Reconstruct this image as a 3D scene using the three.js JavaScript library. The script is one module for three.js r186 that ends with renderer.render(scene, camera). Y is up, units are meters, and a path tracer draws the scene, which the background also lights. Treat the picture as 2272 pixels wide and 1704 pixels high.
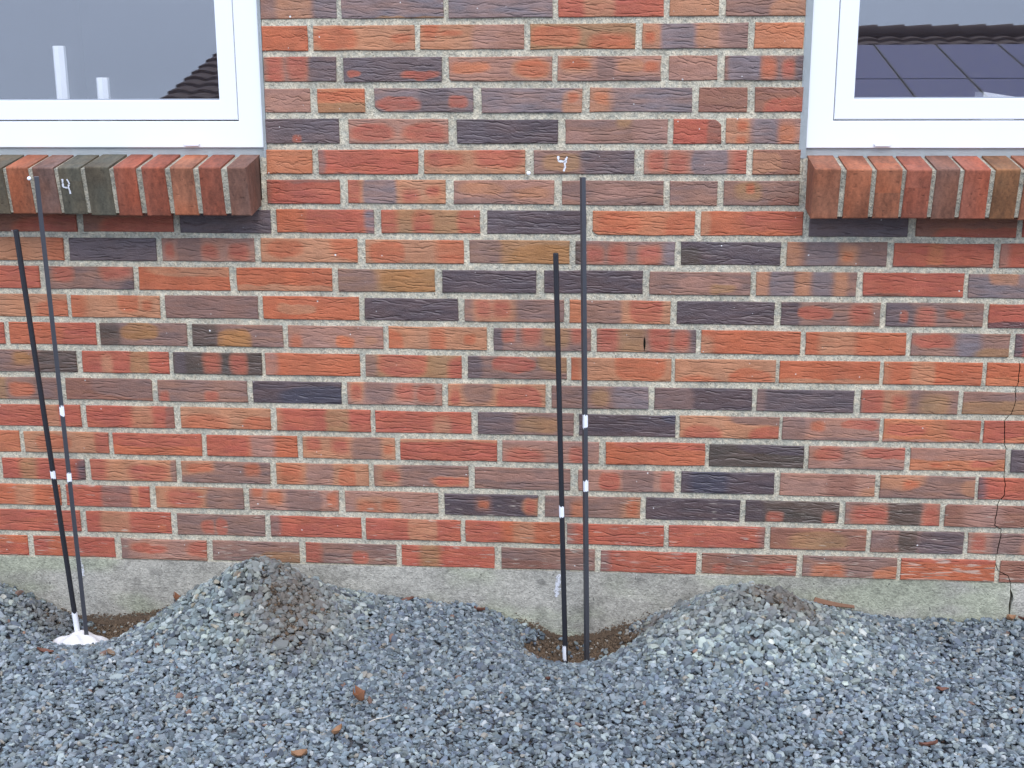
import * as THREE from 'three';
import { ConvexGeometry } from 'three/addons/geometries/ConvexGeometry.js';
import { mergeGeometries } from 'three/addons/utils/BufferGeometryUtils.js';
import { Brush, Evaluator, SUBTRACTION } from 'three-bvh-csg';

// ------------------------------------------------------------------ camera, sky, sun, exposure
const scene = new THREE.Scene();
const camera = new THREE.PerspectiveCamera(34.366, 4 / 3, 0.05, 600);
camera.position.set(0.0963, 1.2387, 2.7768);
camera.rotation.set(-0.23596, 0.0791, -0.003, 'YXZ');
camera.updateMatrixWorld();

function mulberry(a) {
  return () => { a |= 0; a = a + 0x6D2B79F5 | 0; let t = Math.imul(a ^ a >>> 15, 1 | a); t = t + Math.imul(t ^ t >>> 7, 61 | t) ^ t; return ((t ^ t >>> 14) >>> 0) / 4294967296; };
}
// cheap value noise, 2D, -1..1
const PERM = new Float32Array(65536); { const r = mulberry(77); for (let i = 0; i < 65536; i++) PERM[i] = r() * 2 - 1; }
function vn(x, y) {
  const xi = Math.floor(x), yi = Math.floor(y), fx = x - xi, fy = y - yi, u = fx * fx * (3 - 2 * fx), v = fy * fy * (3 - 2 * fy);
  const a = PERM[(xi & 255) | (yi & 255) << 8], b = PERM[(xi + 1 & 255) | (yi & 255) << 8], c = PERM[(xi & 255) | (yi + 1 & 255) << 8], d = PERM[(xi + 1 & 255) | (yi + 1 & 255) << 8];
  return a + (b - a) * u + (c - a) * v + (a - b - c + d) * u * v;
}
const fbm = (x, y, n = 4) => { let s = 0, a = 0.5, f = 1; for (let i = 0; i < n; i++) { s += a * vn(x * f + i * 17.3, y * f + i * 9.1); a *= 0.5; f *= 2.03; } return s; };
const clamp = (x, a = 0, b = 1) => Math.min(b, Math.max(a, x));
const smooth = (a, b, x) => { const t = clamp((x - a) / (b - a)); return t * t * (3 - 2 * t); };

{ // an even overcast sky, a little brighter overhead
  const w = 512, h = 256, d = new Float32Array(w * h * 4);
  for (let j = 0; j < h; j++) for (let i = 0; i < w; i++) {
    const el = ((j + 0.5) / h - 0.5) * Math.PI, az = i / w * Math.PI * 2;
    const s = Math.max(0, Math.sin(el));
    const cx = Math.cos(az) * Math.cos(el) / (s + 0.35), cz = Math.sin(az) * Math.cos(el) / (s + 0.35);
    const L = (0.76 + 0.8 * s) * (1 + 0.1 * fbm(cx * 1.3 + 40, cz * 1.3 + 40, 4));
    const k = (j * w + i) * 4;
    d[k] = L * 0.815; d[k + 1] = L * 0.965; d[k + 2] = L * 1.29; d[k + 3] = 1;
  }
  const t = new THREE.DataTexture(d, w, h, THREE.RGBAFormat, THREE.FloatType);
  t.mapping = THREE.EquirectangularReflectionMapping; t.magFilter = t.minFilter = THREE.LinearFilter; t.needsUpdate = true;
  scene.background = t; scene.environment = t;
}
const sun = new THREE.DirectionalLight(0xfff1e0, 0.9);
sun.position.set(1.5, 7, 5.5); sun.target.position.set(0, 0.6, 0); sun.shadow.radius = 50; sun.castShadow = true;
sun.shadow.mapSize.set(2048, 2048);
Object.assign(sun.shadow.camera, { left: -4, right: 4, top: 4, bottom: -4, near: 0.5, far: 20 });
scene.add(sun, sun.target);
const EXPOSURE = 1.62;

// ------------------------------------------------------------------ helpers
const taken = {};
const numbered = n => { const k = taken[n] = (taken[n] ?? -1) + 1; return k ? `${n}_${String(k).padStart(3, '0')}` : n; };
function part(name, geo, mat, parent) { const m = new THREE.Mesh(geo, mat); m.name = name; m.castShadow = m.receiveShadow = true; parent.add(m); return m; }
function tag(o, label, category, group) { o.userData.label = label; o.userData.category = category; if (group) o.userData.group = group; return o; }
function thing(name, label, category, pos = [0, 0, 0], group) { const g = new THREE.Group(); g.name = numbered(name); g.position.set(...pos); scene.add(g); return tag(g, label, category, group); }
function structure(name, geo, mat, label) { const m = part(numbered(name), geo, mat, scene); m.userData.kind = 'structure'; if (label) m.userData.label = label; return m; }
const box = (x0, x1, y0, y1, z0, z1) => { const g = new THREE.BoxGeometry(x1 - x0, y1 - y0, z1 - z0); g.translate((x0 + x1) / 2, (y0 + y1) / 2, (z0 + z1) / 2); return g; };
const std = (o) => new THREE.MeshStandardMaterial(o);
const lin = (r, g, b) => new THREE.Color().setRGB(r, g, b);
const s2l = c => { c /= 255; return c <= 0.04045 ? c / 12.92 : ((c + 0.055) / 1.055) ** 2.4; };
function tex(w, h, fn, srgb, repeat = true) {           // fn(i, j) -> [r, g, b] in 0..1 (sRGB when srgb)
  const d = new Uint8Array(w * h * 4);
  for (let j = 0; j < h; j++) for (let i = 0; i < w; i++) { const c = fn(i, j), k = (j * w + i) * 4; d[k] = clamp(c[0]) * 255; d[k + 1] = clamp(c[1]) * 255; d[k + 2] = clamp(c[2]) * 255; d[k + 3] = 255; }
  const t = new THREE.DataTexture(d, w, h); t.magFilter = THREE.LinearFilter; t.minFilter = THREE.LinearMipmapLinearFilter; t.generateMipmaps = true;
  if (repeat) t.wrapS = t.wrapT = THREE.RepeatWrapping; if (srgb) t.colorSpace = THREE.SRGBColorSpace; t.needsUpdate = true; return t;
}
// tileable noise for repeating maps
function tile(n, seed) { const r = mulberry(seed), a = new Float32Array(n * n); for (let i = 0; i < n * n; i++) a[i] = r() * 2 - 1;
  return (x, y) => { const xi = Math.floor(x), yi = Math.floor(y), fx = x - xi, fy = y - yi, u = fx * fx * (3 - 2 * fx), v = fy * fy * (3 - 2 * fy), q = (p, s) => a[((p % n) + n) % n + (((s % n) + n) % n) * n];
    const A = q(xi, yi), B = q(xi + 1, yi), C = q(xi, yi + 1), D = q(xi + 1, yi + 1); return A + (B - A) * u + (C - A) * v + (A - B - C + D) * u * v; }; }

const COURSES = [
'-673 -505 MS20680099G70990099|-494 -270 GT30999099|-259 -34 G|-22 203 RS25530099|216 319 S|335 501 MS55993099',
'-673 -571 O|-558 -334 SO03421092O77953062|-322 -96 SL50990099O03180050O20402548|-82 144 TO02471288O56973599|159 383 LS00180099G18500099S52720099O03123575M76990099|397 500 SP00990099',
'-672 -510 MR05270099R33600095V62990099|-494 -276 VR05185075R60955585|-260 -35 LP03402065S60971085O65951575|-22 200 LS02330070O05301550M38550099S58821060O83972558M20997599|217 321 L|337 502 MG05450099O47651090R73882085V90990099',
'-673 -571 L|-554 -448 PO00991050T00996099|-427 -207 GV45750099R03454085R75933580|-189 31 GS80990599O86952560|48 269 GS00220099P05182065|284 387 B|403 505 BR20994099',
'-674 -508 VR37486590|-486 -263 LR03452288R55961888|-244 -21 DV00300099|-5 218 MT50650035L00305099L65990099|230 334 RB70990099|344 503 LS00330099O16281050O15276595G35700099P70931595',
'-676 -572 P|-557 -332 RM00080099M10508599|-318 -93 SR02370568R50970072|-74 147 MT10471585V47990099|168 390 LR05201288R25430893G47820099R85990099|404 506 BS00601090',
'-678 -511 RB20990015B00060099|-493 -272 SR00130099G16500099R56723896R80932872|-253 -29 LS05501560S60953080M00607599|-11 213 ML30902070|226 330 M|344 507 MT15501080O30402055B60996099',
'-1342 -1128 BR30993099|-1112 -900 BR20993099|-885 -673 V|-659 -436 OR30900099G90990099|-419 -195 TR00170099R33521299R77990099|-179 43 DV00300099|57 283 PO05470590O70990599|296 519 OS00100099R40990080|532 745 V|763 977 BR20996099|989 1198 R',
'-1382 -1165 SO80990099R00150099|-1151 -945 VV00990099|-931 -715 LM17430099R04132085R44603085R72932590|-699 -475 SO07431072O73990085|-457 -232 SO05400595O72990099|-219 6 TM00320099Y40992099|20 241 MR12282090R33501590R63852095G88990099K00080099|255 474 DV20990060K00202099|487 705 MS00150099G20500099S53701095P56664080|719 933 RP35500099B00998599|947 1156 RL00100099',
'-1445 -1229 R|-1214 -1004 MR10320565R63970055D85996099|-991 -776 OS10990040|-759 -537 OS00997299|-522 -299 TM00400099Y45990099|-282 -68 D|-50 171 D|186 410 ML30902080T60855090|423 643 MS00130099G15380099S40550099G55750099S77900099|657 874 RB00508599|885 1097 GS20500050',
'-1393 -1168 SO66992599|-1158 -945 SO00170099O53750075O80902060|-932 -713 BM00990099|-701 -476 OS15553075|-463 -247 D|-232 -5 MS09520099R12260575R29450575|8 234 SP00140099M15520099R60920090|249 466 DV00250060|481 698 MD00200099R18522070R70901085|711 922 MV00300099R15233575R32502095R62783060|934 1145 RD00997099',
'-1542 -1327 R|-1315 -1104 RO00600099|-1094 -885 MK00250099Y25670575|-872 -657 MK00300099Y28651599Y35623099|-645 -422 LO03155099P50704095O52685090S80934080|-409 -182 SO00151099O42581299O77883075|-166 57 MV00100099R10221060R30480062T50780080R80930060|70 294 MR02220099T22480099R53730095R77921080V93990099|305 527 OS00132099|539 759 OS13500099|771 984 MR02430562G47700099T65996099|996 1205 RV00100099',
'-1376 -1157 MY30501070K55990099|-1143 -933 RS22352099T55770099|-922 -711 KV02150099R35530592R65830592|-702 -478 OL00140099|-465 -240 TM00130099R14630095R85990599|-226 2 MV00150099R25680570T70990070|12 240 SO00100099O44930095|249 475 SO05457599O53954099|484 706 OS00997599|715 930 OS28520099S00060099|940 1156 OP00996099',
'-1431 -1203 MT30420099O45722085|-1189 -978 BM30990080|-965 -749 MR03135095R53675095|-735 -524 DN30992099|-510 -287 LS03180085R05151070M20480085R52700575R73921080|-273 -47 SR03132092M16460085R50951099|-32 190 MT40602080G62990099|204 425 DM00400099|436 653 VM00100099|668 883 MR02240099S24500099R33462075T60901099|894 1109 MT00994099',
'-1377 -1158 RS60750099|-1144 -930 RS52750099B90990099|-913 -696 SO02533099O68993599|-681 -457 RT52770099S00060099|-446 -219 RS60782099|-204 19 MV00380099T42852085|32 253 DN85990040|263 489 SM50990035R05424099R70994099|496 714 LM00250099O30432055R60971050M20998099|723 938 PR03452070R65990085L00998599|945 1158 RP20996099',
'-1538 -1316 RP50990099|-1304 -1095 SO15551585R83990099|-1083 -867 OR00990060|-854 -635 OL47750099R00470099|-622 -401 SR05200865R32500572M53850099O88973570|-388 -160 RS00990012|-147 78 LR03424099R70852595|94 323 OR10990030|333 548 KD30990040|559 775 LR07350562R55990550M30998599|787 998 PL00990050R63905080O22356085|1011 1222 VR20992080',
'-1365 -1159 RT22420099V90990099|-1145 -934 SR00200099R45902095M93990099|-920 -704 MS00380060O07351050O72881060|-689 -466 SO05280597L33620099O68851099|-453 -227 MS02280099R10272272P60994595R65955085|-213 13 ML00992060|31 255 LR22431590M46780099R85981092|270 484 DN10500099|497 712 LB50800099S85995099|724 937 MS00470060O25402055S85991090|945 1157 RV00080099',
'-1444 -1226 OS48700099|-1211 -1004 RM42780099S78870099|-988 -772 SR13531092M57990099|-758 -540 LO04150045S20380575O22361065M42800099O87981075|-525 -301 LS12602099O15355099O40563590|-285 -64 DB33501080O37473060S83991090R86972080|-47 177 MP28422099S80991099O85962085|190 408 D|421 635 KD00200099R23404897R82955099|649 863 MR08451095K45800099R82981099|874 1089 BL20600099',
'-1401 -1182 R|-1167 -955 RS17520099O85925090|-940 -723 MR28423090R45572095|-709 -488 RM00120099|-476 -248 RS45750099|-236 -10 OS50720099R00400099|6 233 RM00080099|245 468 RM93990099|481 701 BT20802090|712 922 MK30500099V50990099|932 1147 LR05181090M25550099',
'-1542 -1321 OR30993099|-1306 -1101 RO20500099|-1084 -871 LR13522062R78991075M00100099|-856 -641 MT50995099|-626 -404 MR00180099R52684090|-392 -167 RT20420099|-150 72 MB00605099|86 311 RM00100099|324 545 BR12255090R60974085M30550050|559 775 MP10453099O30404090P75994099|785 998 OR00990020|1010 1221 BK30600099'];

// ------------------------------------------------------------------ brick faces: colour and relief, one cell per brick
// each brick: left mm, right mm, then the clay colour of its face and of the flashed patches on it (colour, from-to along, from-to down, in percent)
const PAL = { O: [187, 105, 74], R: [177, 95, 79], S: [186, 134, 104], T: [164, 126, 92], P: [196, 123, 88], L: [166, 127, 115], M: [136, 109, 103], G: [130, 120, 126], V: [101, 89, 94], D: [87, 75, 81], K: [85, 75, 68], B: [142, 99, 86], Y: [168, 121, 76], N: [75, 73, 87] };
const ALB = [0.84, 0.78, 0.69];   // photographed values to clay albedo
const CW = 256, CHT = 64, AW = 2048, AH = 2048, COLS = AW / CW;
const atlasColor = new Uint8Array(AW * AH * 4), atlasBump = new Uint8Array(AW * AH * 4), atlasRough = new Uint8Array(AW * AH * 4);
const l2s = c => c <= 0.0031308 ? c * 12.92 : 1.055 * c ** (1 / 2.4) - 0.055;
const PL = Object.fromEntries(Object.entries(PAL).map(([k, c]) => [k, c.map((v, i) => s2l(v) * ALB[i])]));
function paintBrick(cell, code, wmm, rnd, course) {
  const cx = (cell % COLS) * CW, cy = Math.floor(cell / COLS) * CHT, base = PL[code[0]], spots = [];
  for (let i = 1; i + 8 < code.length + 1; i += 9) { const n = k => +code.slice(i + 1 + k * 2, i + 3 + k * 2) / 100; const f = v => v > 0.98 ? 1.3 : v < 0.01 ? -0.3 : v; spots.push([PL[code[i]], f(n(0)), f(n(1)), f(n(2)), f(n(3)), 0.018 + rnd() * 0.05]); }
  const ox = rnd() * 200, oy = rnd() * 200, dark = 'DVKN'.includes(code[0]);
  // drag marks of the textured face
  const H = new Float32Array(CW * CHT), asp = wmm / 54;
  for (let j = 0; j < CHT; j++) for (let i = 0; i < CW; i++) { const x = i / CW * asp, y = j / CHT; H[j * CW + i] = 0.62 + 0.15 * fbm(x * 1.6 + ox, y * 7 + oy, 4) + 0.09 * vn(x * 34 + ox, y * 44 + oy); }
  const marks = Math.round((26 + rnd() * 14) * asp / 4.2);
  for (let m = 0; m < marks; m++) {
    const x0 = rnd() * CW * 1.1 - CW * 0.08, y0 = rnd() * CHT, len = CW * (0.09 + rnd() * rnd() * 0.55) * 4.2 / Math.max(asp, 2), slope = 0.02 + (rnd() - 0.35) * 0.16, dep = 0.2 + rnd() * 0.42, wob = rnd() * 100, wid = 1.0 + rnd() * 1.9;
    for (let s = 0; s < len; s += 0.5) {
      const x = Math.round(x0 + s), yc = y0 + s * slope + 4.2 * vn(s * 0.03 + wob, m) + 0.9 * vn(s * 0.17 + wob, m + 50), e = dep * Math.min(1, s / 9, (len - s) / 9) * (0.75 + 0.4 * vn(s * 0.1, wob));
      if (x < 0 || x >= CW) continue;
      for (let q = -3; q <= 9; q++) { const y = Math.round(yc) + q; if (y < 0 || y >= CHT) continue; const t = q + Math.round(yc) - yc; const g = t > 0 ? -Math.exp(-t * t / (wid * wid)) * e : -Math.exp(-t * t / 1.2) * e; const lift = t > 0 ? 0 : 0.25 * Math.exp(-(t + 3.2) * (t + 3.2) / 3) * e; const k = y * CW + x; H[k] = Math.min(H[k], H[k] * 0.5 + (0.62 + g) * 0.5) + lift * 0.12; }
    }
  }
  // rows of the texture run from the bottom up; v below runs from the top down
  const specks = []; for (let k = 0; k < 3; k++) if (rnd() < 0.42) specks.push([rnd(), rnd(), 0.5 + rnd() * rnd() * 1.7]);
  for (let j = 0; j < CHT; j++) for (let i = 0; i < CW; i++) {
    const u = i / CW, v = j / CHT, x = u * asp;
    const wu = u + 0.013 * fbm(x * 2.2 + ox, v * 3 + oy, 3), wv = v + 0.13 * fbm(x * 1.6 + ox + 50, v * 2 + oy, 3);
    const str = fbm(x * 1.1 + ox + 31, v * 8 + oy, 3), st2 = clamp(0.5 + 1.1 * fbm(x * 0.9 + oy + 3, v * 5 + ox, 3));
    let r = base[0], g = base[1], b = base[2]; { const k = dark ? 0.22 : 0.3, c = dark ? PL.M : 'OR'.includes(code[0]) ? PL.P : PL.S; r += (c[0] - r) * k * st2; g += (c[1] - g) * k * st2; b += (c[2] - b) * k * st2; }
    for (const [c, u0, u1, v0, v1, sf] of spots) {
            const hw = (u1 - u0) / 2, du = Math.abs(wu - (u0 + u1) / 2) / hw, dv = Math.abs(wv - (v0 + v1) / 2) / ((v1 - v0) / 2), d = Math.pow(du * du * du + dv * dv * dv, 1 / 3), s = clamp(sf / hw, 0.12, 0.5), a = (1 - smooth(1 - s, 1 + s, d)) * (0.84 + 0.3 * str);
      const halo = clamp(a * (1 - a) * 1.5), w = clamp(a * 0.94);
      r += (c[0] - r) * w; g += (c[1] - g) * w; b += (c[2] - b) * w;
      if (c === PL.O || c === PL.R) { r += (PL.P[0] - r) * halo * 0.6; g += (PL.P[1] - g) * halo * 0.6; b += (PL.P[2] - b) * halo * 0.6; }
    }
    // mottling, fine grain and streaks in the clay
    const mot = 1 + 0.2 * fbm(x * 1.5 + ox + 9, v * 1.5 + oy, 3) + 0.16 * fbm(x * 7 + ox, v * 15 + oy, 3) + 0.09 * vn(x * 46 + ox, v * 52 + oy) + 0.06 * vn(x * 90, v * 90 + oy);
    const tint = 0.1 * fbm(x * 1.1 + oy, v * 1.4 + ox, 2);
    r *= mot * (1 + tint); g *= mot; b *= mot * (1 - tint);
    const hh = H[j * CW + i];
    if (course >= 17) { // lime streaks left along the ridges low on the wall
      const st = smooth(course === 19 ? 0.28 : 0.42, 0.62, fbm(x * 1.6 + oy, v * 16 + ox, 3) + (code === 'OR00990020' ? 0.22 : 0)); const a = st * 0.6; r += (0.5 - r) * a; g += (0.43 - g) * a; b += (0.34 - b) * a;
    }
    for (const [su, sv, sr] of specks) { const dx = (u - su) * wmm, dy = (v - sv) * 54; if (dx * dx + dy * dy < sr * sr) { r = 0.72; g = 0.7; b = 0.66; } }
    const k = ((cy + CHT - 1 - j) * AW + cx + i) * 4;
    atlasColor[k] = l2s(clamp(r)) * 255; atlasColor[k + 1] = l2s(clamp(g)) * 255; atlasColor[k + 2] = l2s(clamp(b)) * 255; atlasColor[k + 3] = 255;
    const q = clamp(hh) * 255; atlasBump[k] = atlasBump[k + 1] = atlasBump[k + 2] = q; atlasBump[k + 3] = 255;
    const lum = 0.3 * r + 0.6 * g + 0.1 * b, ro = (0.46 + 0.34 * smooth(0.07, 0.17, lum) + 0.06 * vn(x * 20, v * 20 + ox)) * 255; atlasRough[k] = atlasRough[k + 1] = atlasRough[k + 2] = ro; atlasRough[k + 3] = 255;
  }
}
const atlasTexture = (d, srgb) => { const t = new THREE.DataTexture(d, AW, AH); t.magFilter = THREE.LinearFilter; t.minFilter = THREE.LinearFilter; if (srgb) t.colorSpace = THREE.SRGBColorSpace; t.needsUpdate = true; return t; };

// a brick with uneven arrises: front grid, chamfer, sides, (closed) back
function brickGeometry(w, h, depth, cell, rnd, { nx = 5, ny = 2, bevel = 0.0017, jit = 0.0008, chip } = {}) {
  const ring = [], P = [], U = [];
  for (let i = 0; i < nx; i++) ring.push([i / nx, 0]); for (let j = 0; j < ny; j++) ring.push([1, j / ny]); for (let i = nx; i > 0; i--) ring.push([i / nx, 1]); for (let j = ny; j > 0; j--) ring.push([0, j / ny]);
  const outer = ring.map(([a, b]) => [(a - 0.5) * w + (rnd() - 0.5) * 2 * jit, (b - 0.5) * h + (rnd() - 0.5) * 2 * jit]);
  if (chip) { const at = ring.findIndex(([a, b]) => a === chip[0] && b === chip[1]); const n = ring.length, sx = chip[0] ? -1 : 1, sy = chip[1] ? -1 : 1, C = [...outer[at]];
    for (const q of [(at + 1) % n, (at + n - 1) % n]) if (ring[q][1] === chip[1]) outer[q] = [C[0] + sx * chip[2] * 1.25, C[1] + sy * 0.0006]; else outer[q] = [C[0] + sx * 0.0006, C[1] + sy * chip[3] * 1.25];
    outer[at] = [C[0] + sx * chip[2] * 0.55, C[1] + sy * chip[3] * 0.55]; }
  const inner = outer.map(([x, y]) => [x * (1 - 2 * bevel / w), y * (1 - 2 * bevel / h)]);
  const cx = (cell % COLS) * CW, cy = Math.floor(cell / COLS) * CHT;
  const uv = (x, y) => [(cx + 2 + clamp(x / w + 0.5) * (CW - 4)) / AW, (cy + 2 + clamp(y / h + 0.5) * (CHT - 4)) / AH];
  const tri = (...v) => { for (const [x, y, z] of v) { P.push(x, y, z); U.push(...uv(x, y)); } };
  const dz = (x, y) => 0.0006 * vn(x * 40 + cell * 3.1, y * 40);
  const grid = (i, j) => { // front point: ring points on the border, mean of opposite borders inside
    const k = j === 0 ? i : i === nx ? nx + j : j === ny ? nx + ny + (nx - i) : i === 0 ? 2 * nx + ny + (ny - j) : -1;
    if (k >= 0) return [...inner[k % ring.length], 0];
    const a = inner[i], b = inner[nx + ny + (nx - i)], t = j / ny, x = a[0] + (b[0] - a[0]) * t, y = a[1] + (b[1] - a[1]) * t; return [x, y, dz(x, y)];
  };
  for (let i = 0; i < nx; i++) for (let j = 0; j < ny; j++) { const a = grid(i, j), b = grid(i + 1, j), c = grid(i + 1, j + 1), d = grid(i, j + 1); tri(a, b, c); tri(a, c, d); }
  const n = ring.length;
  for (let k = 0; k < n; k++) { const q = (k + 1) % n, a = [...inner[k], 0], b = [...inner[q], 0], c = [...outer[q], -bevel], d = [...outer[k], -bevel], e = [...outer[q], -depth], f = [...outer[k], -depth]; tri(a, d, c); tri(a, c, b); tri(d, f, e); tri(d, e, c); tri([0, 0, -depth], e, f); }
  const g = new THREE.BufferGeometry(); g.setAttribute('position', new THREE.Float32BufferAttribute(P, 3)); g.setAttribute('uv', new THREE.Float32BufferAttribute(U, 2)); g.computeVertexNormals(); return g;
}

// ------------------------------------------------------------------ mortar and concrete surfaces
const tA = tile(64, 5), tB = tile(128, 6), tC = tile(256, 7);
const sand = (i, j, n) => { const x = i / n, y = j / n; return [tA(x * 64, y * 64), tB(x * 128, y * 128), tC(x * 256, y * 256), tA(x * 16, y * 16)]; };
const mortarMap = tex(1024, 1024, (i, j) => { const [a, b, c, d] = sand(i, j, 1024); let v = 0.735 + 0.05 * a + 0.09 * b + 0.09 * c + 0.05 * d; const dk = smooth(0.6, 0.85, c * 0.65 + b * 0.5); v *= 1 - 0.5 * dk; return [v * 1.0 + 0.014 * a, v * 0.96, v * 0.845 - 0.012 * a]; }, true);
const mortarBump = tex(1024, 1024, (i, j) => { const [a, b, c] = sand(i, j, 1024); const v = 0.5 + 0.16 * a + 0.2 * b + 0.22 * c; return [v, v, v]; });
const mortarMat = std({ name: 'mortar', map: mortarMap, bumpMap: mortarBump, bumpScale: 0.0022, roughness: 0.95 });
const metreUV = (g, s = 2.2) => { const p = g.attributes.position, n = g.attributes.normal, u = new Float32Array(p.count * 2); for (let i = 0; i < p.count; i++) { const ax = Math.abs(n.getX(i)), ay = Math.abs(n.getY(i)); u[i * 2] = (ax > 0.7 ? p.getZ(i) : p.getX(i)) * s; u[i * 2 + 1] = (ay > 0.7 ? p.getZ(i) : p.getY(i)) * s; } g.setAttribute('uv', new THREE.BufferAttribute(u, 2)); return g; };
function slab(x0, x1, y0, y1, z0, z1, step, relief) { // a closed slab whose front is uneven
  const g = new THREE.BoxGeometry(x1 - x0, y1 - y0, z1 - z0, Math.max(1, Math.round((x1 - x0) / step)), Math.max(1, Math.round((y1 - y0) / step)), 1);
  g.translate((x0 + x1) / 2, (y0 + y1) / 2, (z0 + z1) / 2); metreUV(g);
  const p = g.attributes.position; for (let i = 0; i < p.count; i++) if (p.getZ(i) > z1 - 1e-5) p.setZ(i, z1 + relief(p.getX(i), p.getY(i)));
  return g;
}
const csg = new Evaluator(); csg.useGroups = false; csg.attributes = ['position', 'normal', 'uv'];
const cut = (g, ...tools) => { let b = new Brush(g); b.updateMatrixWorld(); for (const t of tools) { b = csg.evaluate(b, t, SUBTRACTION); b.updateMatrixWorld(); } return b.geometry; };

// the settlement crack at the right: a gap a few millimetres wide through bricks, joints and plinth
const CRACK = [[1.0086, 0.64], [1.0109, 0.619], [1.0108, 0.592], [1.0073, 0.5783], [1.0088, 0.5492], [1.0016, 0.5178], [0.9884, 0.4999], [0.9928, 0.4507], [0.9984, 0.4369], [0.9988, 0.4111], [0.9995, 0.3731], [1.0033, 0.351], [1.0036, 0.3268], [0.9953, 0.3145], [0.9903, 0.2981], [0.9871, 0.2655], [0.9874, 0.2532], [1.0046, 0.2414], [1.0022, 0.2125], [0.9992, 0.1815], [0.9982, 0.1586], [1.0066, 0.1401], [1.0284, 0.1303], [1.0367, 0.1097], [1.0415, 0.0804], [1.0395, 0.0593], [1.0415, 0.0]];
const crackTool = (() => {
  const L = [], R = [], r = mulberry(3), pts = [];
  for (let i = 0; i + 1 < CRACK.length; i++) for (let k = 0; k < 2; k++) { const t = k / 2, a = CRACK[i], b = CRACK[i + 1]; pts.push([a[0] + (b[0] - a[0]) * t + (k ? (r() - 0.5) * 0.003 : 0), a[1] + (b[1] - a[1]) * t]); } pts.push(CRACK.at(-1));
  pts.forEach(([x, y], i) => { const a = pts[Math.max(0, i - 1)], b = pts[Math.min(pts.length - 1, i + 1)], dx = b[0] - a[0], dy = b[1] - a[1], l = Math.hypot(dx, dy); const wd = (i === 0 ? 0.0003 : 0.0007 + 0.0005 * r()) * (y < 0.085 && y > 0.05 ? 4 : 1); L.push(new THREE.Vector2(x - dy / l * wd, y + dx / l * wd)); R.push(new THREE.Vector2(x + dy / l * wd, y - dx / l * wd)); });
  const g = new THREE.ExtrudeGeometry(new THREE.Shape([...L, ...R.reverse()]), { depth: 0.06, bevelEnabled: false }); g.translate(0, 0, -0.045);
  const b = new Brush(g); b.updateMatrixWorld(); return b;
})();
const slotTool = (() => { const s = new THREE.Shape(); s.moveTo(0, 0.017); s.quadraticCurveTo(0.0042, 0.003, 0.0018, -0.012); s.lineTo(0.0005, -0.0185); s.lineTo(-0.0012, -0.012); s.quadraticCurveTo(-0.0042, 0.004, 0, 0.017); const g = new THREE.ExtrudeGeometry(s, { depth: 0.06, bevelEnabled: false, curveSegments: 6 }); g.translate(0.178, 0.668, -0.045); const b = new Brush(g); b.updateMatrixWorld(); return b; })();

// ------------------------------------------------------------------ the brick wall
const CH = 0.0667, COURSE_Y = k => (19 - k) * CH + 0.14, BH = 0.0525;
const WIN = [[-2.02, -0.673, 0.985, 2.32], [0.512, 1.86, 0.985, 2.32]];   // openings: x0, x1, y0, y1
const brickMat = std({ name: 'fired clay', map: atlasTexture(atlasColor, true), bumpMap: atlasTexture(atlasBump), bumpScale: 0.0055, roughnessMap: atlasTexture(atlasRough), roughness: 1 });
const wall = thing('brick_wall', 'red and purple brick house wall with pale mortar joints between the two windows', 'wall');
const relief = (x, y) => 0.0013 * fbm(x * 13, y * 22, 3) + 0.0008 * vn(x * 60, y * 60);
const MZ = -0.0042;
{
  const low = [[-2.6, 0.86], [0.86, 2.4]].map(([a, b], i) => { const g = slab(a, b, 0.1105, 0.985, -0.05, MZ, i ? 0.014 : 0.02, relief); return i ? cut(g, crackTool) : cut(g, slotTool); });
  const rest = [slab(-0.673, 0.512, 0.985, 2.6, -0.05, MZ, 0.02, relief), slab(-2.6, -2.02, 0.985, 2.6, -0.05, MZ, 0.1, relief), slab(1.86, 2.4, 0.985, 2.6, -0.05, MZ, 0.1, relief), slab(-2.02, -0.673, 2.32, 2.6, -0.05, MZ, 0.1, relief), slab(0.512, 1.86, 2.32, 2.6, -0.05, MZ, 0.1, relief)].map(g => g);
  const strip = g => { const n = g.index ? g.toNonIndexed() : g; for (const k of Object.keys(n.attributes)) if (!['position', 'normal', 'uv'].includes(k)) n.deleteAttribute(k); return n; };
  part('mortar', mergeGeometries([...low, ...rest].map(strip)), mortarMat, wall);
}
const rB = mulberry(11); let cell = 0; const brickByKey = {}, codeCells = [];
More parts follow.
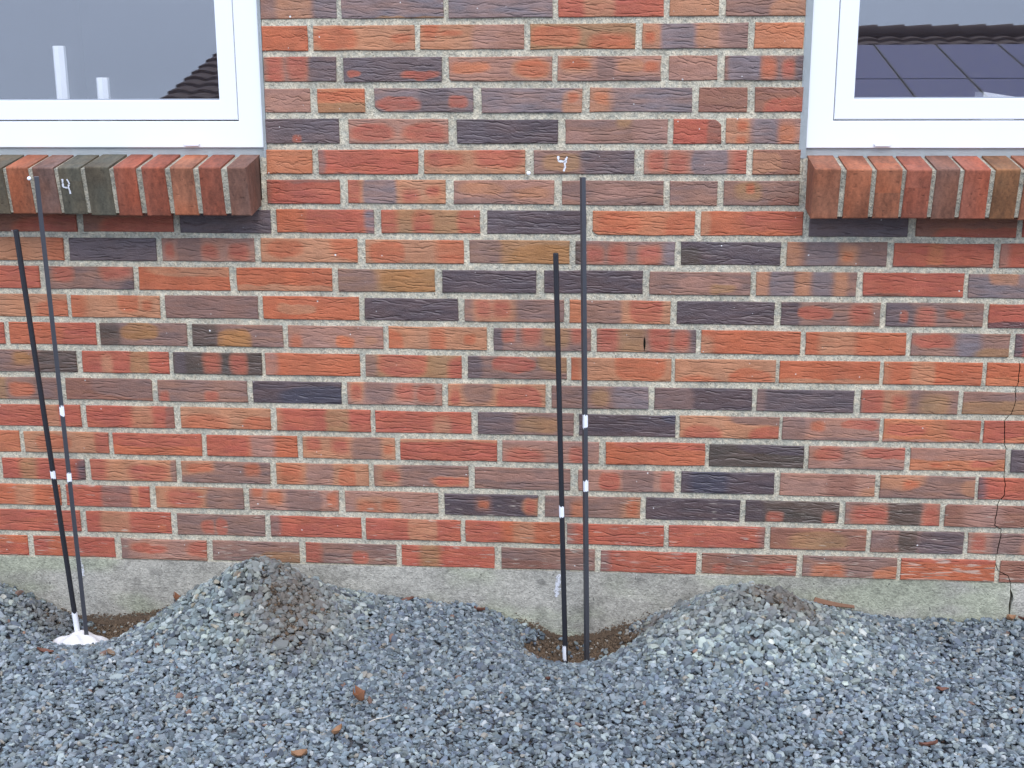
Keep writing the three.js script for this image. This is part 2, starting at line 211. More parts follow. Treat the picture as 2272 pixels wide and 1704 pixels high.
COURSES.forEach((row, k) => row.split('|').forEach((s, n) => {
  const [a, b, code] = s.split(' '), x0 = a / 1000, x1 = b / 1000, w = x1 - x0, y = COURSE_Y(k);
  const rnd = mulberry(1000 + k * 40 + n); paintBrick(cell, code, w * 1000, rnd, k); codeCells.push([cell, w]);
  const chip = { '4.4': [1, 1, 0.011, 0.009], '3.2': [0, 0, 0.012, 0.009], '7.6': [0, 0, 0.011, 0.007], '17.10': [0, 1, 0.006, 0.005], '13.1': [1, 1, 0.004, 0.004], '2.2': [0, 0, 0.004, 0.004] }[`${k}.${n}`];
  const z = (rnd() - 0.5) * 0.0022, hh = BH + (rnd() - 0.5) * 0.0022;
  let g = brickGeometry(w, hh, 0.013, cell, rnd, { nx: w > 0.15 ? 5 : 3, chip });
  const tilt = new THREE.Matrix4().makeRotationFromEuler(new THREE.Euler((rnd() - 0.5) * 0.02, (rnd() - 0.5) * 0.008, (rnd() - 0.5) * 0.007)); tilt.setPosition((x0 + x1) / 2, y + (rnd() - 0.5) * 0.0016, z); g.applyMatrix4(tilt);
  const cracked = x0 < 1.02 && x1 > 0.98 && k >= 12, slotted = k === 11 && x0 < 0.178 && x1 > 0.178;
  if (cracked) g = cut(g, crackTool); if (slotted) g = cut(g, slotTool);
  const m = part('brick', g, brickMat, wall); brickByKey[`${k}.${n}`] = m; cell++;
}));
{ // the rest of the wall, outside the picture
  const gs = [], r = mulberry(5), seen = COURSES.map(row => { const e = row.split('|').map(s => s.split(' ').map(Number)); return [e[0][0] / 1000, e.at(-1)[1] / 1000]; });
  const longs = codeCells.filter(c => c[1] > 0.2).map(c => c[0]);
  for (let k = -17; k <= 19; k++) {
    const y = COURSE_Y(k); let spans = [[-2.58, 2.38]];
    if (k < 0 || k >= 7) { if (k >= 7) spans = [[-2.58, seen[k][0] - 0.012], [seen[k][1] + 0.012, 2.38]]; else if (y < 2.3) spans = [[-2.58, -2.03], [-0.671, 0.51], [1.87, 2.38]]; }
    else spans = [[-2.58, -2.03], [1.87, 2.38]];
    for (const [a, b] of spans) { let x = a, first = true; while (x < b - 0.03) { const w = Math.min(first ? (k % 2 ? 0.222 : 0.16) : 0.222, b - x); first = false; const rnd = mulberry(k * 77 + Math.round(x * 1000)); const g = brickGeometry(w, BH, 0.013, longs[Math.floor(r() * longs.length)], rnd, { nx: 2, ny: 1 }); g.translate(x + w / 2, y, (rnd() - 0.5) * 0.002); gs.push(g); x += w + 0.012; } }
  }
  const m = part('brick_field', mergeGeometries(gs), brickMat, wall); m.userData.kind = 'stuff';
}
{ // masonry behind the facing, with the two window openings
  const gs = [box(-2.6, 2.4, 0.05, 0.985, -0.33, -0.05), box(-0.673, 0.512, 0.985, 2.6, -0.33, -0.05), box(-2.6, -2.02, 0.985, 2.6, -0.33, -0.05), box(1.86, 2.4, 0.985, 2.6, -0.33, -0.05), box(-2.02, -0.673, 2.32, 2.6, -0.33, -0.05), box(0.512, 1.86, 2.32, 2.6, -0.33, -0.05)];
  part('inner_leaf', mergeGeometries(gs), std({ color: lin(0.5, 0.49, 0.46), roughness: 0.9 }), wall);
}
// chalk strokes: ragged thin ribbons standing on a surface
function ribbon(strokes, width, seed, step = 0.0012) {
  const P = [], r = mulberry(seed);
  for (const st of strokes) for (let i = 0; i + 1 < st.length; i++) { const [ax, ay] = st[i], [bx, by] = st[i + 1], l = Math.hypot(bx - ax, by - ay), n = Math.max(1, Math.round(l / step)); let pw = width * (0.6 + r() * 0.5);
    for (let q = 0; q < n; q++) { const t0 = q / n, t1 = (q + 1) / n, nw = width * (0.5 + r() * 0.7), nx = -(by - ay) / l, ny = (bx - ax) / l; if (r() < 0.03) { pw = nw; continue; }
      const x0 = ax + (bx - ax) * t0, y0 = ay + (by - ay) * t0, x1 = ax + (bx - ax) * t1, y1 = ay + (by - ay) * t1; const j = () => (r() - 0.5) * width * 0.25;
      const a = [x0 - nx * pw / 2, y0 - ny * pw / 2 + j(), 0], b = [x1 - nx * nw / 2, y1 - ny * nw / 2 + j(), 0], c = [x1 + nx * nw / 2 + j(), y1 + ny * nw / 2, 0], d = [x0 + nx * pw / 2 + j(), y0 + ny * pw / 2, 0]; P.push(...a, ...b, ...c, ...a, ...c, ...d); pw = nw; } }
  const g = new THREE.BufferGeometry(); g.setAttribute('position', new THREE.Float32BufferAttribute(P, 3)); g.computeVertexNormals(); return g;
}
const chalkMat = std({ name: 'white chalk', color: lin(0.82, 0.82, 0.84), roughness: 0.95, side: THREE.DoubleSide });
{
  const g = ribbon([[[-0.0201, 1.0871], [-0.0196, 1.0765], [-0.001, 1.0747]], [[-0.0004, 1.0853], [-0.0046, 1.0765], [-0.0057, 1.0729], [-0.0045, 1.0641], [-0.0078, 1.0543]]], 0.0046, 9); g.translate(0, 0, 0.0016);
  const m = part('chalk_mark', g, chalkMat, brickByKey['5.3']); m.userData.label = 'number 4 written in white chalk';
}

// ------------------------------------------------------------------ concrete plinth
const plinthMap = tex(2048, 512, (i, j) => { const [a, b, c] = sand(i, j * 1.0, 620), x = i / 2048 * 2.6, y = j / 512 * 0.65; const blot = fbm(x * 11 + 3, y * 15 + 5, 4), big = fbm(x * 3.1 + 8, y * 6 + 2, 3); let v = 0.665 + 0.03 * a + 0.05 * b + 0.065 * c + 0.09 * blot + 0.05 * big; v *= 1 - 0.4 * smooth(0.66, 0.9, c * 0.7 + b * 0.45) - 0.12 * smooth(0.28, 0.5, fbm(x * 26 + 70, y * 26, 2)); const gr = smooth(0.02, 0.42, fbm(x * 4.3 + 20, y * 8 + 7, 4)); return [v * (0.995 - 0.028 * gr), v * (0.966 + 0.004 * gr), v * (0.888 - 0.05 * gr)]; }, true);
const plinthBump = mortarBump.clone(); plinthBump.repeat.set(5.7, 1.43); plinthBump.needsUpdate = true;
const plinthMat = std({ name: 'concrete', map: plinthMap, bumpMap: plinthBump, bumpScale: 0.002, roughness: 0.95 });
const plinth = thing('concrete_plinth', 'grey rendered concrete plinth under the bricks, cracked near its right end', 'plinth');
{
  const rl = (x, y) => 0.0018 * fbm(x * 7, y * 9, 3) + 0.0007 * vn(x * 50, y * 50);
  const a = slab(-2.6, 0.9, -0.3, 0.1105, -0.05, -0.0012, 0.025, rl), b = cut(slab(0.9, 2.4, -0.3, 0.1105, -0.05, -0.0012, 0.014, rl), crackTool);
  const strip = g => { const n = g.index ? g.toNonIndexed() : g; for (const k of Object.keys(n.attributes)) if (!['position', 'normal', 'uv'].includes(k)) n.deleteAttribute(k); return n; };
  const coat = mergeGeometries([strip(a), strip(b)]); { const p = coat.attributes.position, u = coat.attributes.uv; for (let i = 0; i < p.count; i++) u.setXY(i, (p.getX(i) + 1.4) / 2.6, (p.getY(i) + 0.3) / 0.65); }
  part('render_coat', coat, plinthMat, plinth);
  part('footing', box(-2.6, 2.4, -0.3, 0.0495, -0.33, -0.0505), std({ color: lin(0.35, 0.35, 0.34), roughness: 0.95 }), plinth);
  const dab = (x0, y0, x1, y1, w, dens, seed) => { // grains of chalk caught on the rough coat
    const r = mulberry(seed), P = [], s = 0.0013, n = Math.round((y0 - y1) / s), m = Math.round(w * 1.4 / s);
    for (let j = 0; j < n; j++) for (let i = 0; i < m; i++) { const t = j / n, cx = x0 + (x1 - x0) * t, x = cx + (i / m - 0.5) * w * 1.4, y = y0 + (y1 - y0) * t, e = Math.abs(i / m - 0.5) * 2.8 / (0.55 + 0.9 * Math.sin(0.25 + t * 2.7)); if (r() > dens * (1.25 - e) + 0.5 * vn(x * 300, y * 180)) continue;
      const q = () => (r() - 0.5) * s * 0.12, h = s * 0.43, a = [x - h + q(), y - h + q(), 0], b = [x + h + q(), y - h + q(), 0], c = [x + h + q(), y + h + q(), 0], d = [x - h + q(), y + h + q(), 0]; P.push(...a, ...b, ...c, ...a, ...c, ...d); }
    const g = new THREE.BufferGeometry(); g.setAttribute('position', new THREE.Float32BufferAttribute(P, 3)); g.computeVertexNormals(); g.translate(0, 0, 0.0024); return g; };
  part('chalk_mark', dab(-0.0105, 0.104, -0.019, 0.045, 0.012, 0.8, 21), chalkMat, plinth).userData.label = 'smeared white chalk dab behind the right pair of rods';
  part('chalk_mark', dab(-1.1905, 0.112, -1.186, 0.066, 0.009, 0.7, 22), chalkMat, plinth).userData.label = 'smeared white chalk dab behind the left pair of rods';
}

// ------------------------------------------------------------------ window sills of bricks on edge
const sillTex = tex(512, 512, (i, j) => { const x = i / 512, y = j / 512; const v = 0.8 + 0.07 * tA(x * 60, y * 14) + 0.06 * tB(x * 128, y * 60) + 0.1 * tA(x * 7, y * 5) + 0.06 * tC(x * 250, y * 250) - 0.12 * smooth(0.75, 0.9, tB(x * 90, y * 90)), q = 0.09 * tA(x * 9 + 4, y * 6 + 11) + 0.05 * tA(x * 22, y * 16); return [v * (1 + 0.2 * q), v * (1 - 0.5 * q), v * (1 - 1.1 * q)]; }, true);
const sillBump = tex(512, 512, (i, j) => { const x = i / 512, y = j / 512; const v = 0.5 + 0.25 * tA(x * 60, y * 12) + 0.2 * tB(x * 120, y * 60) - 0.4 * smooth(0.66, 0.9, tB(x * 90, y * 90)); return [v, v, v]; });
const SILL = { O: [170, 105, 76], R: [164, 93, 71], B: [136, 98, 84], T: [150, 106, 72], K: [102, 94, 78] };
const sillMats = {}; const sillMat = k => sillMats[k] ??= std({ name: 'sill clay ' + k, color: lin(...SILL[k].map((v, i) => s2l(v) * ALB[i] * 1.5)), map: sillTex, bumpMap: sillBump, bumpScale: 0.0012, roughness: 0.85 });
const sillMortar = std({ name: 'weathered mortar', map: mortarMap, bumpMap: mortarBump, bumpScale: 0.0022, roughness: 0.95, color: lin(0.74, 0.74, 0.74) });
function sill(label, list, endX, endSide) {
  const bricks = list.map(([a, b, c]) => [0.0963 + (a - 0.0963) * 0.9915, 0.0963 + (b - 0.0963) * 0.9915, c]);
  const cx = (bricks[0][0] + bricks.at(-1)[1]) / 2, t = thing('window_sill', label, 'sill', [cx, 1.0665, 0.1], 'brick window sills');
  t.rotation.x = 0.19; const r = mulberry(endSide + 60);   // top slopes down towards the front edge
  const H = 0.108, D = 0.136;
  const x0 = bricks[0][0] - cx, x1 = bricks.at(-1)[1] - cx;
  part('mortar', metreUV(box(x0 + 0.002, x1 - 0.002, -H + 0.004, -0.0045, -D, -0.0042)), sillMortar, t);
  for (const [a, b, c] of bricks) {
    const w = b - a, dh = (r() - 0.5) * 0.004, dz = (r() - 0.5) * 0.004, s = new THREE.Shape(), rr = 0.003; const X = w / 2 - rr + 0.0014;
    s.moveTo(-X - (r()) * 0.0008, -H + rr - dh); s.lineTo(X + r() * 0.0008, -H + rr - dh); s.lineTo(X - r() * 0.0008, -rr + dh * 0.4); s.lineTo(-X + r() * 0.001, -rr + dh * 0.4); s.closePath();
    const g = new THREE.ExtrudeGeometry(s, { depth: D - 2 * rr, bevelThickness: rr, bevelSize: rr, bevelSegments: 2, steps: 1 }); g.translate(0, 0, -D + rr + dz);
    metreUV(g, 2); const u = g.attributes.uv, ou = r(), ov = r(); for (let i = 0; i < u.count; i++) u.setXY(i, u.getX(i) + ou, u.getY(i) + ov);
    const m = part('brick', g, sillMat(c), t); m.position.x = (a + b) / 2 - cx; m.rotation.z = (r() - 0.5) * 0.012; m.userData.code = c;
  }
  return t;
}
const sillL = sill('sloping brick sill with brown and blackish bricks below the left window', [[-1.99, -1.94, 'O'], [-1.925, -1.875, 'R'], [-1.86, -1.81, 'B'], [-1.795, -1.745, 'O'], [-1.73, -1.68, 'O'], [-1.665, -1.615, 'T'], [-1.6, -1.55, 'R'], [-1.535, -1.485, 'O'], [-1.47, -1.42, 'B'], [-1.42 + 0.014, -1.358, 'R'], [-1.345, -1.321, 'O'], [-1.308, -1.256, 'K'], [-1.247, -1.198, 'O'], [-1.186, -1.138, 'B'], [-1.127, -1.078, 'K'], [-1.066, -1.012, 'K'], [-1.0, -0.951, 'R'], [-0.936, -0.886, 'R'], [-0.872, -0.822, 'O'], [-0.808, -0.759, 'R'], [-0.744, -0.7015, 'B']], -0.69, 1);
const sillR = sill('sloping brick sill of plain orange red bricks below the right window', [[0.527, 0.58, 'O'], [0.594, 0.644, 'O'], [0.657, 0.708, 'O'], [0.718, 0.768, 'R'], [0.78, 0.826, 'B'], [0.838, 0.888, 'R'], [0.901, 0.95, 'T'], [0.962, 1.009, 'O'], [1.024, 1.075, 'R'], [1.09, 1.14, 'O'], [1.155, 1.205, 'B'], [1.22, 1.27, 'O'], [1.285, 1.335, 'R'], [1.35, 1.4, 'O'], [1.415, 1.465, 'T'], [1.48, 1.53, 'O'], [1.545, 1.595, 'R'], [1.61, 1.66, 'O'], [1.675, 1.725, 'B'], [1.74, 1.79, 'R']], 0.52, 2);
{ // joints at the sill ends, and bedding under the sills
  const e = [box(-0.6905, -0.6735, 0.93, 1.083, -0.04, -0.0034), box(0.5125, 0.5255, 0.93, 1.083, -0.04, -0.0034), box(-2.0, -0.6735, 0.955, 0.9875, -0.04, -0.006), box(0.5125, 1.8, 0.955, 0.9875, -0.04, -0.006)].map(g => metreUV(g));
  part('mortar', mergeGeometries(e), mortarMat, wall);
}
{ const b = sillL.children.filter(c => c.name === 'brick').find(c => Math.abs(c.position.x + sillL.position.x + 1.0923) < 0.006);
  const q = 1 / Math.cos(0.19), cx = sillL.position.x + b.position.x; const f = ([x, y]) => [0.0963 + (x - 0.0963) * 0.9915 - cx, (y - 1.0675) * q];
  const g = ribbon([[[-1.1192, 1.043], [-1.1201, 1.0251], [-1.1095, 1.0226]].map(f), [[-1.1090, 1.0423], [-1.1047, 1.0337], [-1.1080, 1.0258], [-1.1057, 1.01]].map(f)], 0.0044, 31); g.translate(0, 0, 0.0025);
  part('chalk_mark', g, chalkMat, b).userData.label = 'number 4 written in white chalk'; }

// ------------------------------------------------------------------ windows
const upvc = new THREE.MeshPhysicalMaterial({ name: 'white window plastic', color: lin(0.84, 0.86, 0.86), roughness: 0.38 });
const glass = new THREE.MeshPhysicalMaterial({ name: 'window glass', color: 0xffffff, transmission: 1, thickness: 0, roughness: 0.0, ior: 2.3 });
const gasketMat = std({ name: 'grey gasket', color: lin(0.3, 0.32, 0.35), roughness: 0.7 });
const sealMat = std({ name: 'grey sealant', color: lin(0.4, 0.43, 0.42), roughness: 0.75, bumpMap: mortarBump, bumpScale: 0.0008 });
function ringGeo(x0, x1, y0, y1, l, r, b, t, z0, z1, bev = 0.0016) {
  const s = new THREE.Shape([[x0 + bev, y0 + bev], [x1 - bev, y0 + bev], [x1 - bev, y1 - bev], [x0 + bev, y1 - bev]].map(p => new THREE.Vector2(...p)));
  s.holes.push(new THREE.Path([[x0 + l - bev, y0 + b - bev], [x0 + l - bev, y1 - t + bev], [x1 - r + bev, y1 - t + bev], [x1 - r + bev, y0 + b - bev]].map(p => new THREE.Vector2(...p))));
  const g = new THREE.ExtrudeGeometry(s, { depth: z1 - z0 - 2 * bev, bevelThickness: bev, bevelSize: bev, bevelSegments: 2 }); g.translate(0, 0, z0 + bev); return g;
}
function makeWindow(x0, x1, label, capX) {
  const w = x1 - x0, y0 = 1.1045, t = thing('window', label, 'window', [x0, y0, 0], 'white framed windows'), h = 2.31 - y0;
  part('frame', ringGeo(0, w, 0, h, 0.056, 0.056, 0.058, 0.058, -0.075, -0.007), upvc, t);
  const sash = part('sash', ringGeo(0.0578, w - 0.0578, 0.0605, h - 0.0605, 0.0405, 0.0405, 0.0435, 0.0435, -0.07, -0.0085, 0.0025), upvc, t);
  const i = 0.0578 + 0.0405, j = 0.0605 + 0.0435;
  part('gasket', ringGeo(i - 0.0015, w - i + 0.0015, j - 0.0015, h - j + 0.0015, 0.0045, 0.0045, 0.0045, 0.0045, -0.06, -0.024, 0.0006), gasketMat, sash);
  for (const z of [-0.034, -0.054]) { const g = new THREE.PlaneGeometry(w - 2 * i - 0.002, h - 2 * j - 0.002); g.translate(w / 2, h / 2, z); part('pane', g, glass, sash); }
  const cap = new THREE.ExtrudeGeometry(new THREE.Shape([[-0.017, 0.0022], [-0.015, -0.0016], [0.015, -0.0016], [0.017, 0.0022]].map(p => new THREE.Vector2(...p))), { depth: 0.005, bevelThickness: 0.001, bevelSize: 0.001, bevelSegments: 1 }); cap.translate(capX - x0, 1.1105 - y0, -0.007);
  part('drain_cap', cap, upvc, t);
  // sealant fills the gap to the brickwork and over the sill
  part('sealant', mergeGeometries([box(-0.002, w + 0.002, -0.045, 0.0005, -0.06, -0.0125), box(x0 < 0 ? w - 0.001 : -0.0145, x0 < 0 ? w + 0.0065 : 0.001, -0.022, h, -0.06, -0.0026)]), sealMat, t);
  return t;
}
makeWindow(-2.0, -0.6805, 'white framed window at the left reflecting pale sky, two white sticks behind its glass', -0.846);
makeWindow(0.5165, 1.85, 'white framed window at the right reflecting a tiled roof with solar panels', 0.6795);

// inside the house: a plain room that daylight only enters through the panes
const roomMat = std({ name: 'room plaster', color: lin(0.24, 0.27, 0.33), roughness: 0.9 });
structure('room_floor', box(-2.6, 2.4, 0.04, 0.0495, -3.6, -0.331), std({ color: lin(0.16, 0.13, 0.11), roughness: 0.7 }));
structure('room_ceiling', box(-2.6, 2.4, 2.6015, 2.72, -3.6, -0.0), roomMat);
structure('room_wall', box(-2.7, 2.5, 0.0, 2.6, -3.7, -3.601), roomMat);
structure('room_wall', box(-2.7, -2.601, 0.0, 2.6, -3.6, 0.0), roomMat);
structure('room_wall', box(2.401, 2.5, 0.0, 2.6, -3.6, 0.0), roomMat);
const boardMat = std({ name: 'painted board', color: lin(0.55, 0.56, 0.58), roughness: 0.5 });
function board(x0, x1, label) { const m = part(numbered('window_board'), box(x0, x1, 1.02, 1.045, -0.329, -0.0765), boardMat, scene); return tag(m, label, 'window board'); }
board(-2.015, -0.678, 'painted inner window board behind the left window'); board(0.517, 1.855, 'painted inner window board behind the right window');
const whiteMat = std({ name: 'white gloss', color: lin(0.86, 0.87, 0.86), roughness: 0.4 });
function stick(x, top, label) { // a ribbed white stick with a flat chamfered top
  const r = 0.0135, s = new THREE.Shape(); for (let k = 0; k < 8; k++) { const a = k / 8 * Math.PI * 2 + 0.3, q = k % 2 ? r : r * 0.93; k ? s.lineTo(Math.cos(a) * q, Math.sin(a) * q) : s.moveTo(Math.cos(a) * q, Math.sin(a) * q); } s.closePath();
  const g = new THREE.ExtrudeGeometry(s, { depth: top - 1.0455 - 0.004, bevelThickness: 0.002, bevelSize: 0.002, bevelSegments: 2 }); g.rotateX(-Math.PI / 2); g.translate(0, 0.002, 0);
  const m = part(numbered('white_stick'), g, whiteMat, scene); m.position.set(x, 1.0455, -0.12); return tag(m, label, 'stick', 'white sticks behind the left window');
}
stick(-1.187, 1.331, 'taller white upright stick behind the left window glass'); stick(-1.0885, 1.2594, 'shorter white upright stick behind the left window glass');
{ const m = part('white_carton', (() => { const g = new THREE.ExtrudeGeometry(new THREE.Shape([[-0.036, 0], [0.036, 0], [0.036, 0.163], [-0.036, 0.174]].map(p => new THREE.Vector2(...p))), { depth: 0.05, bevelThickness: 0.001, bevelSize: 0.001 }); return g; })(), whiteMat, scene); m.position.set(0.955, 1.0465, -0.2); m.rotation.y = 0.1; tag(m, 'small white carton standing behind the right window glass', 'carton'); }

// ------------------------------------------------------------------ ground: heaps of dug gravel and two holes by the plinth
const bell = (x, z, cx, cz, sx, sz, p = 1.5) => Math.exp(-Math.pow(((x - cx) / sx) ** 2 + ((z - cz) / sz) ** 2, p / 2));
const HEAPS = [
  { c: [-0.7, 0.155], s: [0.182, 0.145], a: 0.168 },
  { c: [0.425, 0.16], s: [0.212, 0.16], a: 0.143 },
  { c: [-1.5, 0.13], s: [0.2, 0.15], a: 0.085 },
];
const heapAt = (x, z, k) => { const h = HEAPS[k]; return h.a * bell(x, z, ...h.c, ...h.s, 1.7); };
const holeL = (x, z) => bell(x, z, -1.125, 0.085, 0.17, 0.155, 2.6), holeR = (x, z) => bell(x, z, 0.045, 0.085, 0.185, 0.16, 2.8);
function groundY(x, z) {
  let y = 0.006 + 0.007 * vn(x * 2.3 + 7, z * 2.3) + 0.005 * vn(x * 6, z * 6 + 3) + 0.003 * vn(x * 15, z * 15);
  y += 0.014 * smooth(0.55, 1.0, x) * (1 - smooth(0.0, 0.5, z)) + 0.01 * bell(x, z, -0.35, 0.03, 0.2, 0.12);
  y += heapAt(x, z, 0) + heapAt(x, z, 1) + heapAt(x, z, 2) - 0.078 * holeL(x, z) - 0.085 * holeR(x, z);
  const far = smooth(4.5, 9, z); return y * (1 - far) - 2.6 * far;
}
const soilShare = (x, z) => { // bare earth in the holes, crumbs on the heaps
  const w = 0.02 * vn(x * 20, z * 20);
  return clamp(smooth(0.3, 0.62, bell(x + w, z + w, 0.035, 0.075, 0.145, 0.125, 3)) + smooth(0.35, 0.65, bell(x + w, z + w, -1.07, 0.045, 0.13, 0.075, 3)));
};
const dirtAt = (x, z) => clamp(bell(x, z, -0.6, 0.22, 0.1, 0.12, 2) * 1.0 + bell(x, z, -0.69, 0.11, 0.05, 0.04, 2) + bell(x, z, 0.5, 0.17, 0.075, 0.055, 2) * 1.2 + bell(x, z, 0.36, 0.2, 0.16, 0.06, 2) * 0.45 + bell(x, z, 0.2, 0.06, 0.1, 0.05, 2) * 0.7 + bell(x, z, -1.25, 0.06, 0.06, 0.06, 2) * 0.6);
{
  const axis = (segs) => { const a = []; for (const [from, to, n] of segs) for (let i = 0; i < n; i++) a.push(from + (to - from) * i / n); a.push(segs.at(-1)[1]); return a; };
  const X = axis([[-160, -20, 6], [-20, -3, 8], [-3, -1.8, 16], [-1.8, 1.6, 230], [1.6, 3, 18], [3, 20, 8], [20, 160, 6]]), Z = axis([[-60, -4, 4], [-4, -0.02, 3], [-0.02, 1.3, 90], [1.3, 3.5, 40], [3.5, 12, 22], [12, 40, 8], [40, 160, 6]]);
  const P = [], C = [], U = [], I = [];
  for (const z of Z) for (const x of X) { const y = z < -0.03 ? -0.25 : groundY(x, z) - 0.006; P.push(x, y, z); U.push(x * 2, z * 2); const s = Math.max(soilShare(x, z), dirtAt(x, z) * 0.8), n = 1 + 0.25 * vn(x * 30, z * 30); const near = z + 0.1 * vn(x * 3, z * 3) < 2.45 ? 1 : 0; const a = [0.1 * n, 0.098 * n, 0.1 * n], b = [0.085 * n, 0.058 * n, 0.036 * n], f = [0.2, 0.21, 0.22]; for (let k = 0; k < 3; k++) C.push((a[k] + (b[k] - a[k]) * s) * near + f[k] * (1 - near)); }
  const nx = X.length; for (let j = 0; j + 1 < Z.length; j++) for (let i = 0; i + 1 < nx; i++) { const a = j * nx + i; I.push(a, a + nx, a + nx + 1, a, a + nx + 1, a + 1); }
  const g = new THREE.BufferGeometry(); g.setAttribute('position', new THREE.Float32BufferAttribute(P, 3)); g.setAttribute('uv', new THREE.Float32BufferAttribute(U, 2)); g.setAttribute('color', new THREE.Float32BufferAttribute(C, 3)); g.setIndex(I); g.computeVertexNormals();
  structure('ground', g, std({ name: 'earth', vertexColors: true, roughness: 1, bumpMap: mortarBump, bumpScale: 0.006 }));
}
// ------------------------------------------------------------------ gravel: broken stones of a few shapes, tinted one by one
function stoneGeometry(seed, flat) {
  const r = mulberry(seed), pts = []; for (let i = 0; i < 19; i++) { const u = r() * 2 - 1, a = r() * Math.PI * 2, q = Math.sqrt(1 - u * u), k = 0.44 + r() * 0.09; pts.push(new THREE.Vector3(Math.cos(a) * q * k * (1 + 0.25 * (seed % 3)), u * k * flat, Math.sin(a) * q * k)); }
  const g = new ConvexGeometry(pts); g.deleteAttribute('uv'); return g;
}
const stones = [[1, 0.6], [2, 0.75], [3, 0.5], [4, 0.68], [5, 0.85], [6, 0.55]].map(([s, f]) => stoneGeometry(s * 13, f));
const stoneMat = std({ name: 'crushed stone', roughness: 0.8, color: 0xffffff });
const bins = { gravel: stones.map(() => []), h0: stones.map(() => []), h1: stones.map(() => []), h2: stones.map(() => []) };
const rg = mulberry(404);
const M4 = new THREE.Matrix4(), Q = new THREE.Quaternion(), Q2 = new THREE.Quaternion(), E3 = new THREE.Euler(), V = new THREE.Vector3(), SC = new THREE.Vector3(), UP = new THREE.Vector3(0, 1, 0), NV = new THREE.Vector3();
function addStone(x, z, lift, size) {
  const k = [0, 1, 2].map(i => heapAt(x, z, i)), b = k.indexOf(Math.max(...k)), inHeap = k[b] > 0.012 + 0.045 * rg(), e = 0.01;
  NV.set(groundY(x - e, z) - groundY(x + e, z), 2 * e, groundY(x, z - e) - groundY(x, z + e)).normalize();
  Q2.setFromUnitVectors(UP, NV); E3.set((rg() - 0.5) * 1.5, rg() * 6.283, (rg() - 0.5) * 1.5); Q.setFromEuler(E3).premultiply(Q2);
  if (inHeap) { if (rg() < 0.22) return; size *= 1.24; lift = lift * 1.2 + 0.001; }
  SC.set(size * (0.8 + rg() * 0.5), size * (0.75 + rg() * 0.45), size * (0.75 + rg() * 0.45));
  V.set(x, groundY(x, z) + lift, z); M4.compose(V, Q, SC);
  const t = rg(), n = 0.5 + 0.95 * rg(), d = dirtAt(x, z); let c;
  const patch = 0.5 + 0.5 * vn(x * 3.1 + 30, z * 3.1);
  if (t < 0.012) c = [0.46, 0.47, 0.46]; else if (t < 0.032) c = [0.3, 0.27, 0.225]; else if (t < 0.036) c = [0.2, 0.12, 0.09];
  else if (t < 0.4) c = [0.17 * n, 0.205 * n, 0.225 * n]; else if (t < 0.7) c = [0.225 * n, 0.25 * n, 0.265 * n]; else if (t < 0.85) c = [0.115 * n, 0.135 * n, 0.165 * n]; else c = [0.26 * n, 0.29 * n, 0.28 * n];
  if (inHeap) { const w = 0.55 + 0.6 * rg(); c = [c[0] * (1 + 0.3 * w), c[1] * (1 + 0.27 * w), c[2] * (1 + 0.14 * w)]; }
  const f = 0.78 + 0.2 * patch; c = [c[0] * f, c[1] * f, c[2] * f * 0.955];
  const dd = d * (0.55 + 0.8 * rg()); if (dd > 0.05) { const q = clamp(dd) * 0.9; c = [c[0] + (0.125 - c[0]) * q, c[1] + (0.1 - c[1]) * q, c[2] + (0.075 - c[2]) * q]; }
  bins[inHeap ? 'h' + b : 'gravel'][Math.floor(rg() * stones.length)].push([M4.clone(), c]);
}
function strew(n, x0, x1, z0, z1, s0, s1, lift) {
  for (let i = 0; i < n; i++) { const x = x0 + rg() * (x1 - x0), z = z0 + rg() * (z1 - z0); const size = s0 + rg() * rg() * (s1 - s0); const bare = soilShare(x, z); if (rg() < bare * 0.975) continue; if (bell(x, z, -1.14, 0.14, 0.075, 0.045, 3) > 0.36) continue; if (z < size * 0.45 + 0.002) continue; addStone(x, z, (rg() - 0.35) * lift, size); }
}
strew(66000, -1.75, 1.6, 0.0, 0.95, 0.0085, 0.0185, 0.012);
strew(9000, -1.75, 1.6, 0.0, 0.95, 0.012, 0.021, 0.014);
strew(12000, -1.15, 0.85, 0.0, 0.45, 0.01, 0.018, 0.01);
strew(30000, -2.6, 2.5, 0.95, 2.4, 0.013, 0.026, 0.01);
strew(6000, -2.6, -1.75, 0.0, 0.95, 0.013, 0.026, 0.01); strew(6000, 1.6, 2.5, 0.0, 0.95, 0.013, 0.026, 0.01);
const instanced = (geo, mat, list, parent, name) => { const im = new THREE.InstancedMesh(geo, mat, list.length), col = new THREE.Color(); list.forEach(([m, c], i) => { im.setMatrixAt(i, m); im.setColorAt(i, col.setRGB(...c)); }); im.name = name; im.userData.kind = 'stuff'; im.castShadow = im.receiveShadow = true; parent.add(im); return im; };
{
  const g = new THREE.Group(); g.name = 'gravel'; g.userData = { kind: 'stuff', label: 'grey crushed stone gravel spread along the foot of the wall', category: 'gravel' }; scene.add(g);
  bins.gravel.forEach((l, i) => l.length && instanced(stones[i], stoneMat, l, g, 'stones'));
  const names = ['pointed heap of grey gravel with brownish stones on its right side', 'rounded heap of grey gravel with brown earth on its top, right of the middle rods', 'low gravel heap cut off by the left edge of the picture'];
  HEAPS.forEach((h, k) => { const t = thing('gravel_heap', names[k], 'heap', [h.c[0], 0, h.c[1]], 'gravel heaps by the plinth'); const inv = new THREE.Matrix4().makeTranslation(-h.c[0], 0, -h.c[1]); bins['h' + k].forEach((l, i) => l.length && instanced(stones[i], stoneMat, l.map(([m, c]) => [inv.clone().multiply(m), c]), t, 'stones'));
    t.userData.heap = k; });
}
